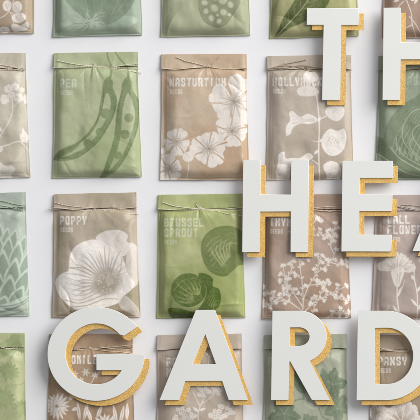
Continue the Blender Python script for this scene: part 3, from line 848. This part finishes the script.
def umbel(p, x, y, R, n, seed, sx, sy):
    r_ = random.Random(seed)
    for k in range(n):
        a = r_.uniform(0, 6.28); r = R * math.sqrt(r_.random()); px, py = x + r * math.cos(a), y + r * .8 * math.sin(a)
        p.line([(px, py), (x * .6 + sx * .4, y * .6 + sy * .4)], .35, .3, a=.7)
        for q in range(5): p.ell(px + 1.25 * math.cos(q * 1.257 + a), py + 1.25 * math.sin(q * 1.257 + a), .95)
        p.ell(px, py, .45, erase=True)


def d_forget(p):
    umbel(p, 184, 416, 12, 26, 1, 190, 430); umbel(p, 222, 415, 12, 26, 2, 215, 430); umbel(p, 203, 391, 7, 9, 3, 200, 405); umbel(p, 217, 388, 7, 9, 4, 203, 402); umbel(p, 210, 352, 7, 9, 5, 208, 366)
    p.line([(200, 430), (198, 415), (201, 404), (206, 396)], 1.1, .7); p.line([(200, 405), (196, 398), (193, 391)], .8, .5); p.line([(201, 404), (211, 397), (216, 391)], .8, .5)
    p.line([(203, 396), (207, 378), (209, 358)], .8, .5)
    p.leaf(199, 412, 8, 2.6, -2.4); p.leaf(199, 410, 7, 2.4, -.3)
    p.title(['FORGET', 'ME NOT'], 166.5, 357.5, pitch=6)


def lobed(p, x, y, s, rot, ch=1, a=1.0, sx=1.0):
    q = []
    for k in range(40):
        t = k / 40 * 2 * math.pi
        r = s * (.80 + .17 * math.cos(5 * t) + .05 * math.cos(15 * t + 1)) * (1 + .07 * math.sin(3 * t + x))
        q.append((x + r * math.cos(t + rot) * sx, y + r * math.sin(t + rot)))
    p.blob(q, ch=ch, a=a)
    for k in range(5):
        t = k / 5 * 2 * math.pi + rot
        p.line([(x, y), (x + s * .75 * math.cos(t) * sx, y + s * .75 * math.sin(t))], .7, .3, ch=ch, erase=True, a=.6)


def d_vine(p):
    lobed(p, 284, 413, 15, .3, sx=1.1); p.blob([(293, 366), (300, 364), (307, 372), (310, 384), (305, 393), (297, 390), (292, 378)])
    lobed(p, 332, 384, 18, 1.2, sx=.8); lobed(p, 337, 408, 15, .2, a=.85); p.ell(313, 401, 9, 8, ch=2, a=.6); lobed(p, 309, 424, 12, .5, a=.8)
    p.line([(268, 424), (280, 408), (296, 400), (304, 399), (318, 405), (330, 404), (346, 396)], 1.1, .8)
    p.line([(318, 405), (326, 396), (331, 388)], .9); p.line([(304, 399), (302, 392), (300, 384)], .9); p.line([(318, 405), (322, 416), (330, 420)], .9)
    p.blob([(293, 368), (300, 366), (306, 376), (304, 388), (297, 386)], ch=3, a=.35, soft=1.5)
    p.blob([(324, 372), (332, 370), (338, 384), (334, 398), (326, 392)], ch=3, a=.16, soft=3)
    p.leaf(322, 368, 14, 7, 1.3, a=.8)
    p.line([(270, 390), (275, 400), (272, 412)], .8, .4, a=.7)


def d_pansy(p):
    for k, an in enumerate(np.linspace(-math.pi * 1.02, .02, 7)):
        p.petal(401, 424, 23 + 2 * math.sin(k * 2.2), 15, an, veins=6, vw=.5)
    R = random.Random(5)
    for k in range(22):
        a = -math.pi * R.random(); p.line([(401 + 4 * math.cos(a), 422 + 4 * math.sin(a)), (401 + 11 * math.cos(a), 422 + 11 * math.sin(a))], .7, .25, erase=True, a=.7)
    p.flower(378, 412, 9, 5, 0)
    p.title(['PANSY'], 377.5, 356.5, pitch=6.1)


def with_pea(p):
    d_pea(p)
    p.ink_t = None


# ------------------------------------------------------------------ setting
table = simple('white_board', srgb(234, 234, 237), .75, bump=.25, bscale=180, var=.012, vscale=9)
me = D.meshes.new('tabletop'); s = 2.2
me.from_pydata([(-s, -s, 0), (s, -s, 0), (s, s, 0), (-s, s, 0)], [], [(0, 1, 2, 3)]); me.materials.append(table)
to = D.objects.new('tabletop', me); root_col.objects.link(to); to['kind'] = 'structure'

CREAM = simple('cream_twine', srgb(218, 212, 190), .9, bump=.5, bscale=1500, var=.12, vscale=500)
TAN = simple('tan_twine', srgb(212, 198, 178), .9, bump=.5, bscale=1500, var=.18, vscale=500)
BROWN = simple('brown_twine', srgb(168, 148, 126), .9, bump=.5, bscale=1500, var=.2, vscale=500)

W1 = srgb(226, 216, 206)


def PM(name, base, ink1, ink2, wash=None, **k):
    return paper_material(name, srgb(*base), srgb(*ink1), srgb(*ink2), srgb(*wash) if wash else None, **k)


def pea_draw(p):
    d_pea(p)
    # lettering in the pale second ink
    p.title(['PEA'], 60.2, 79, pitch=5.9, ch=2)


# --- pea print: ink 1 = dark green, ink 2 = pale lettering -> shading strokes of the pod stay pale too
def cabbage_draw(p):
    d_cabbage(p)
    p.title(['CABBAGE'], 383.5, 76.5, pitch=5.9, ch=2, a=.9)


def sprout_draw(p):
    # ink 1 = green print; ink 2 = pale lettering
    d = d_sprout
    t = p.title
    p.title = lambda *a, **k: None
    e = p.ell; b = p.blob
    p.ell = lambda *a, **k: None if k.get('ch') == 2 else e(*a, **k)
    p.blob = lambda *a, **k: None if k.get('ch') == 2 else b(*a, **k)
    d(p)
    p.ell = e; p.blob = b; p.title = t
    p.ell(172, 290, 15, 22, a=.38, soft=9)
    p.blob([(172, 292), (178, 302), (190, 306), (206, 306), (214, 310), (204, 316), (180, 318), (168, 310)], ch=3, a=.45, soft=3)
    p.blob([(202, 250), (206, 262), (214, 271), (226, 274), (222, 264), (210, 252)], ch=3, a=.25, soft=2.5)
    p.blob([(203, 280), (209, 286), (212, 298), (208, 308), (202, 300)], ch=3, a=.3, soft=2)
    p.title(['BRUSSEL', 'SPROUT'], 164, 218, pitch=5.85, ch=2)


def vine_draw(p):
    d_vine(p)
    p.title(['PARSLEY'], 267.6, 357, ch=2, a=.75)


K = dict
ROWS = [
    # ---- top row
    K(label='tan seed packet printed with round pale seed discs, in the top left corner', q=((-48, -90), (35, -91), (-52, 34), (34, 33.5)),
      mat=PM('tan_paper', (184, 170, 150), (225, 217, 209), (236, 231, 224), (170, 150, 128)), draw=d_honesty, H=7, strands=[[(-49, -76), (-5, -75), (36, -76)]], tm=TAN),
    K(label='grey green seed packet printed with an onion bulb and its roots', q=((55, -88), (139, -89), (52.5, 37), (142.5, 35)),
      mat=PM('sage_paper', (166, 178, 158), (128, 144, 122), (178, 188, 170), (152, 166, 148)), draw=d_onion, H=7, wl=12, strands=[[(54, -74), (95, -73), (140, -74)]], tm=CREAM),
    K(label='pale green seed packet printed with a lotus seed pod full of holes', q=((163, -88), (247, -89), (160.5, 37), (250.5, 35.5)),
      mat=PM('pale_green_paper', (176, 178, 150), (134, 138, 108), (190, 192, 168), (158, 162, 130)), draw=d_lotus, H=7.5, wl=13, wr=13, wb=12, strands=[[(162, -74), (205, -73), (248, -74)]], tm=CREAM),
    K(label='green seed packet printed with one large dark leaf, behind the letter T', q=((272, -87), (355, -88), (269.5, 38.5), (359, 36)),
      mat=PM('leaf_green_paper', (176, 174, 130), (88, 98, 50), (198, 198, 160), (156, 156, 108)), draw=d_leaf, H=7.5, strands=[[(271, -73), (312, -72), (356, -73)]], tm=CREAM),
    K(label='brown seed packet printed with thin curling stems, in the top right corner', q=((384, -88), (468, -88), (382, 38), (472, 38)),
      mat=PM('brown_paper', (172, 146, 130), (225, 217, 209), (236, 231, 224), (158, 132, 116)), draw=d_cosmos, H=7, strands=[[(383, -74), (425, -73), (469, -74)]], tm=TAN),
    # ---- second row
    K(label='beige seed packet with pale geranium blossoms and stems, left of the pea packet', q=((-58, 54), (25.5, 53), (-61, 179), (30.5, 177.5)),
      mat=PM('greige_paper', (194, 188, 172), (225, 217, 209), (236, 231, 224), (182, 174, 156)), draw=d_geranium, H=7, knot=(-18, 66), line=15,
      strands=[[(-58, 66), (-18, 66), (8, 68.5), (24, 71)], [(-10, 64), (8, 66), (25.2, 70.5)], [(-58, 68), (0, 70), (26, 69)]], tm=TAN),
    K(label='green PEA seed packet printed with two open pea pods', q=((54, 53), (137.5, 52), (52, 178.5), (142, 177)),
      mat=PM('pea_green_paper', (177, 182, 150), (86, 108, 58), (208, 214, 196), (158, 168, 126)), draw=pea_draw, H=7.5, wl=12, knot=(94.5, 66), line=14,
      strands=[[(57, 60.5), (66, 62.5), (80, 65), (94, 66)], [(95, 66), (112, 67), (126, 65), (138, 64)], [(95, 66), (112, 68.5), (128, 70.5), (141.5, 73)],
               [(53.5, 67.5), (72, 67.5), (94, 67), (118, 68), (139, 68.5)], [(94.5, 66), (93.5, 64), (95, 62.5)]], tm=CREAM),
    K(label='brown NASTURTIUM seed packet printed with white nasturtium flowers', q=((161.5, 54.5), (246.5, 54), (160, 180), (249.5, 180)),
      mat=PM('kraft_paper', (198, 180, 158), (225, 217, 209), (236, 231, 224), (182, 154, 126), rough=.36), draw=d_nasturtium, H=9, wl=24, wr=10, wb=14, knot=(208, 66.5), line=14.2, wave=1.5,
      strands=[[(161.5, 68.5), (176, 69.5), (192, 68), (208, 67), (226, 69), (247, 68)], [(208, 66.5), (196, 63.5), (186, 61), (176, 57)], [(210, 66), (216, 60.5), (222, 54.5)]], tm=TAN),
    K(label='taupe HOLLYHOCK seed packet printed with a tall flower stem', q=((267.5, 56), (351, 55), (266, 180), (354, 179)),
      mat=PM('taupe_paper', (192, 180, 166), (236, 229, 222), (236, 231, 224), (178, 164, 148)), draw=d_hollyhock, H=8.5, wl=18, knot=(306, 68), line=14,
      strands=[[(267.5, 69), (280, 66), (292, 66), (305, 69), (322, 71), (352, 70)], [(272, 68), (286, 68), (300, 65.5), (318, 68), (340, 71)], [(300, 67), (310, 71.5), (328, 72)], [(285, 64), (296, 62), (306, 60)]], tm=BROWN),
    K(label='dark green CABBAGE seed packet, cut by the right edge of the photo', q=((379, 56), (463, 55), (375, 179.5), (467, 179)),
      mat=PM('cabbage_green_paper', (150, 160, 140), (116, 130, 102), (172, 182, 160), (136, 148, 124)), draw=cabbage_draw, H=8, knot=(420, 69), line=14,
      strands=[[(377.5, 71), (400, 70), (420, 69), (464, 70)]], tm=BROWN),
    # ---- third row
    K(label='mint green seed packet printed with artichoke scales, at the left edge', q=((-58, 194), (25.5, 192.5), (-61, 317), (29.5, 316)),
      mat=PM('mint_paper', (172, 180, 170), (136, 152, 134), (186, 198, 182), (160, 172, 158)), draw=d_artichoke, H=7, knot=(-16, 204), line=15,
      strands=[[(-58, 203), (-16, 204), (4, 206), (24, 211)], [(-16, 204), (0, 201), (14, 204), (26, 206)], [(4, 208), (14, 207), (22, 210.5)]], tm=simple('green_twine', srgb(168, 182, 158), .9, bump=.5, bscale=1500, var=.15, vscale=500)),
    K(label='taupe POPPY seed packet printed with one big white poppy', q=((54, 194.5), (136, 192.5), (52, 317.5), (140.5, 317)),
      mat=PM('poppy_paper', (184, 170, 154), (236, 230, 223), (236, 231, 224), (160, 148, 122)), draw=d_poppy, H=8.5, wl=24, wr=10, knot=(94, 210), line=15.5,
      strands=[[(47.5, 209.5), (56, 208), (72, 209.5), (94, 211), (118, 209), (137, 207)], [(55, 202.5), (64, 205), (78, 207), (94, 208)], [(94, 209), (112, 210.5), (126, 213.5), (138.5, 214)], [(94, 209), (115, 212), (130, 212)]], tm=TAN),
    K(label='bright green BRUSSEL SPROUT seed packet printed with two sprouts', q=((158.5, 195), (242, 194), (156.5, 318.5), (245.5, 318)),
      mat=PM('sprout_green_paper', (178, 181, 132), (78, 100, 32), (208, 210, 182), (150, 160, 96)), draw=sprout_draw, H=8, wl=11, wr=9, knot=(200, 208.5), line=14.5,
      strands=[[(163, 202.5), (174, 206), (188, 208), (199, 209)], [(200, 208.5), (216, 211), (228, 214), (246, 216)], [(200, 208.5), (218, 209.5), (243, 207.5)], [(199, 208), (196.5, 205), (197.5, 202)], [(158, 209), (180, 210), (200, 210), (222, 211), (243, 210)]], tm=CREAM),
    K(label='reddish brown THYME seed packet printed with branching sprigs', q=((264, 195.5), (347, 194), (262, 319), (351.5, 318)),
      mat=PM('cocoa_paper', (176, 155, 141), (225, 217, 209), (236, 231, 224), (166, 140, 120)), draw=d_thyme, H=8, knot=(306, 209), line=15.5,
      strands=[[(263.5, 210), (285, 210), (306, 210), (326, 211), (342, 214)], [(306, 209), (324, 207), (347.5, 206)], [(306, 209), (326, 210.5), (349, 210)]], tm=TAN),
    K(label='mauve brown WALL FLOWER seed packet printed with a pale carnation', q=((376, 195.5), (460, 195), (371.5, 319), (463, 319)),
      mat=PM('mauve_paper', (182, 166, 158), (225, 217, 209), (236, 231, 224), (170, 154, 146)), draw=d_wallflower, H=9, wl=21, knot=(390, 204.5), line=15.5, seam=(7, 4),
      strands=[[(374, 208), (386, 207), (392, 205), (404, 207), (422, 210), (461, 210)], [(388, 205), (392, 201), (397, 203), (395, 206), (388, 206)], [(392, 206), (408, 205), (424, 207)], [(396, 206), (410, 209.5), (426, 212)]], tm=simple('grey_twine', srgb(190, 180, 170), .9, bump=.5, bscale=1500, var=.15, vscale=500)),
    # ---- bottom row
    K(label='light green seed packet printed with strawberries, in the bottom left corner', q=((-60, 334), (24.5, 333), (-62, 458), (27, 458)),
      mat=PM('fresh_green_paper', (186, 188, 148), (146, 158, 110), (166, 174, 130), (172, 176, 134)), draw=d_strawberry, H=7, line=14.5,
      strands=[[(-60, 348), (-10, 346), (8, 348.5), (24.5, 349)]], tm=CREAM),
    K(label='brown CHAMOMILE seed packet printed with daisies, behind the letter G', q=((49, 334.5), (132.5, 334), (46.5, 460), (135.5, 460)),
      mat=PM('dark_kraft_paper', (172, 148, 122), (225, 217, 209), (236, 231, 224), (156, 128, 102)), draw=d_chamomile, H=8, knot=(90, 348.5), line=14.5,
      strands=[[(48, 349), (68, 350), (90, 349), (112, 347), (133, 345)], [(90, 349), (108, 351), (122, 352), (134.5, 354)], [(100, 347), (116, 349), (133, 349.5)]], tm=TAN),
    K(label='beige seed packet printed with clusters of tiny flowers, behind the lower letter A', q=((157.5, 335.5), (241.5, 334), (155.5, 461), (245, 460)),
      mat=PM('sand_paper', (190, 177, 162), (225, 217, 209), (236, 231, 224), (176, 161, 146)), draw=d_forget, H=8.5, wl=20, line=14.3, wave=1.2, strands=[], tm=TAN),
    K(label='grey green seed packet printed with dark lobed leaves, behind the letter R', q=((264.5, 335.5), (346.5, 334.5), (262, 460), (349, 460)),
      mat=PM('ivy_green_paper', (172, 176, 156), (116, 130, 106), (192, 198, 178), (158, 162, 142)), draw=vine_draw, H=8, line=14.5, strands=[], tm=CREAM),
    K(label='dark taupe PANSY seed packet printed with a pale pansy, behind the letter D', q=((371.5, 335.5), (455, 335), (368.5, 460), (459, 460)),
      mat=PM('umber_paper', (162, 146, 126), (225, 217, 209), (236, 231, 224), (146, 130, 108)), draw=d_pansy, H=8.5, knot=(413, 350), line=15,
      strands=[[(370, 351), (384, 350), (398, 351.5), (413, 351), (456, 350)], [(376, 346.5), (390, 350), (413, 350)]], tm=TAN),
]
for i, r in enumerate(ROWS):
    q = r['q']
    kw = {k: v for k, v in r.items() if k in ('H', 'wl', 'wr', 'wb', 'wt', 'line', 'knot', 'seam', 'lip', 'dent', 'wave', 'strands')}
    seed_packet(r['label'], q[0], q[1], q[2], q[3], r['mat'], r['draw'], 100 + i * 7, twine_mat=r['tm'], **kw)

# ------------------------------------------------------------------ the letters
WHITE = simple('white_card', srgb(225, 226, 223), .6, bump=.12, bscale=900, var=.022, vscale=28)
GOLD = glitter_material()


def slab(name, loops, z0, z1, mat, parent, bev=.35):
    """outer loop + holes (mm) extruded from z0 to z1 (mm)"""
    cu = D.curves.new(name, 'CURVE'); cu.dimensions = '2D'; cu.fill_mode = 'BOTH'
    cu.extrude = (z1 - z0) / 2 * MM - bev * MM; cu.bevel_depth = bev * MM; cu.bevel_resolution = 2; cu.offset = -bev * MM
    for lp in loops:
        sp = cu.splines.new('POLY'); sp.points.add(len(lp) - 1); sp.use_cyclic_u = True
        for pt, (x, y) in zip(sp.points, lp): pt.co = (x * MM, y * MM, 0, 1)
    tmp = D.objects.new('tmp', cu); root_col.objects.link(tmp)
    bpy.context.view_layer.update()
    dg = bpy.context.evaluated_depsgraph_get()
    me = D.meshes.new_from_object(tmp.evaluated_get(dg)); me.name = name
    D.objects.remove(tmp); D.curves.remove(cu)
    me.materials.clear(); me.materials.append(mat)
    o = D.objects.new(name, me); root_col.objects.link(o); o.parent = parent
    o.location = (0, 0, (z0 + z1) / 2 * MM)
    return o


def arc(cx, cy, rx, ry, a0, a1, n=40):
    return [(cx + rx * math.cos(a0 + (a1 - a0) * k / n), cy + ry * math.sin(a0 + (a1 - a0) * k / n)) for k in range(n + 1)]


PI = math.pi
Hs = lambda x, y: [(x + .6, y), (x + 18, y), (x + 17.8, y + 34.5), (x + 48.2, y + 34.5), (x + 48.4, y), (x + 66, y), (x + 65.4, y + 92), (x + 47.6, y + 92), (x + 47.9, y + 51.5), (x + 17.6, y + 51.5), (x + 17.3, y + 92), (x - .6, y + 92)]
As = lambda x, y: [[(x + 36.5, y), (x + 55.5, y), (x + 88.5, y + 90), (x + 69, y + 90), (x + 62.5, y + 71), (x + 26, y + 71), (x + 20, y + 90), (x, y + 90)],
                   [(x + 45.8, y + 24.5), (x + 56.3, y + 54), (x + 33.2, y + 54)]]
# G: open ring with a bar
g = arc(96, 354, 48.5, 46.8, 0, PI * 1.5, 70) + arc(96, 354, 50.5, 46.8, -PI / 2, -.62, 24)[1:]
g[0] = (143.5, 354)
g += [(124.2, 336)] + arc(96, 354, 30.3, 30.3, -.62, -PI * 1.82, 70)[1:]
g = [q for q in g if not (q[0] > 96 and 340 < q[1] < 353.9 and q[0] < 126 and q[0] > 124.5)]
g += [(121.5, 370.3), (96.3, 370.3), (96.3, 354)]
LET = [
    ('T', 'white capital letter T with gold glitter backing, over the leaf packet in the top line', [[(307, 8.2), (358.8, 8.2), (358.6, 25), (341.4, 25), (340.4, 100), (322, 100), (323.6, 25), (306.8, 25)]]),
    ('H', 'white capital letter H with gold glitter backing, right of the T in the top line', [Hs(383.2, 7.8)]),
    ('H', 'white capital letter H with gold glitter backing, left of the E in the middle line', [Hs(242.8, 160)]),
    ('E', 'white capital letter E with gold glitter backing, in the middle line', [[(342.6, 161), (393, 161), (393, 178), (360, 178), (359.8, 194), (392.4, 194), (392.2, 211), (359.5, 211), (359.3, 234.6), (391.6, 234.6), (391.4, 251.4), (341.4, 251.4)]]),
    ('A', 'white capital letter A, only its left foot visible at the right edge', As(412.5, 161)),
    ('G', 'white capital letter G with gold glitter backing, over the brown daisy packet', [g]),
    ('A', 'white capital letter A with gold glitter backing, between the G and the R', As(159.5, 310)),
    ('R', 'white capital letter R with gold glitter backing, between the A and the D', [[(272.6, 311), (300, 311)] + arc(300, 336.8, 26.6, 25.8, -PI / 2, PI * .38, 30)[1:] + [(330, 400), (311.8, 400), (290.2, 361.5), (289.6, 361.5), (288.6, 400), (271, 400)],
     [(290, 327.6), (299, 327.6)] + arc(299, 336.8, 10.4, 9.2, -PI / 2, PI / 2, 20)[1:] + [(290, 346)]]),
    ('D', 'white capital letter D with gold glitter backing, over the PANSY packet', [[(358, 311), (386, 311)] + arc(386, 355.6, 44.6, 44.6, -PI / 2, PI / 2, 50)[1:] + [(356.6, 400.2)],
     [(375.2, 328), (387, 328)] + arc(387, 356, 26, 28, -PI / 2, PI / 2, 40)[1:] + [(375.2, 384)]]),
]
ZB = 9.9     # the letters rest on the crowns of the packets
for k, (ch, label, loops) in enumerate(LET):
    xs = [q[0] for q in loops[0]]; ys = [q[1] for q in loops[0]]
    cx = (min(xs) + max(xs)) / 2; cy = (min(ys) + max(ys)) / 2
    root = D.objects.new('letter', None); root_col.objects.link(root)
    root.location = (float(wx(cx)) * .996, float(wy(cy)) * .996, 0); root.empty_display_size = .02
    root['label'] = label; root['category'] = 'letter'; root['group'] = 'cut out capital letters with gold backing'
    L2 = [[(q[0] - cx, cy - q[1]) for q in lp] for lp in loops]
    slab('letter_face', L2, ZB + 1.6, ZB + 3.6, WHITE, root)
    L3 = [[(q[0] - cx + 5.1, cy - q[1] - 5.1) for q in lp] for lp in loops]
    slab('glitter_backing', L3, ZB, ZB + 1.56, GOLD, root, bev=.2)

# ------------------------------------------------------------------ light
w = D.worlds.new('World'); scene.world = w; w.use_nodes = True
bg = w.node_tree.nodes['Background']; bg.inputs['Color'].default_value = (.93, .95, 1, 1); bg.inputs['Strength'].default_value = .225


def area(name, loc, size, power, col):
    l = D.lights.new(name, 'AREA'); l.shape = 'RECTANGLE'; l.size = size[0]; l.size_y = size[1]; l.energy = power; l.color = col
    o = D.objects.new(name, l); root_col.objects.link(o); o.location = loc
    from mathutils import Vector
    o.rotation_euler = (Vector((0, 0, 0)) - Vector(loc)).to_track_quat('-Z', 'Y').to_euler()
    return o


area('window_light', (3.1, 2.3, 2.45), (3.8, 3.8), 318, (1, .985, .96))
area('ceiling_light', (-.2, .5, 2.4), (1.6, 1.6), 6.5, (1, 1, 1))

# ------------------------------------------------------------------ camera
cam = D.cameras.new('Camera'); co = D.objects.new('Camera', cam); root_col.objects.link(co)
DIST = 2.6
co.location = (0, 0, DIST); co.rotation_euler = (0, 0, 0)
cam.sensor_width = 36; cam.lens = 36 * DIST / .42 * .9985; cam.clip_start = .1; cam.clip_end = 50
scene.camera = co
scene.render.engine = 'CYCLES'
scene.view_settings.view_transform = 'Standard'; scene.view_settings.look = 'None'
scene.view_settings.exposure = 0; scene.view_settings.gamma = 1
scene.render.resolution_x = 1024; scene.render.resolution_y = 1024
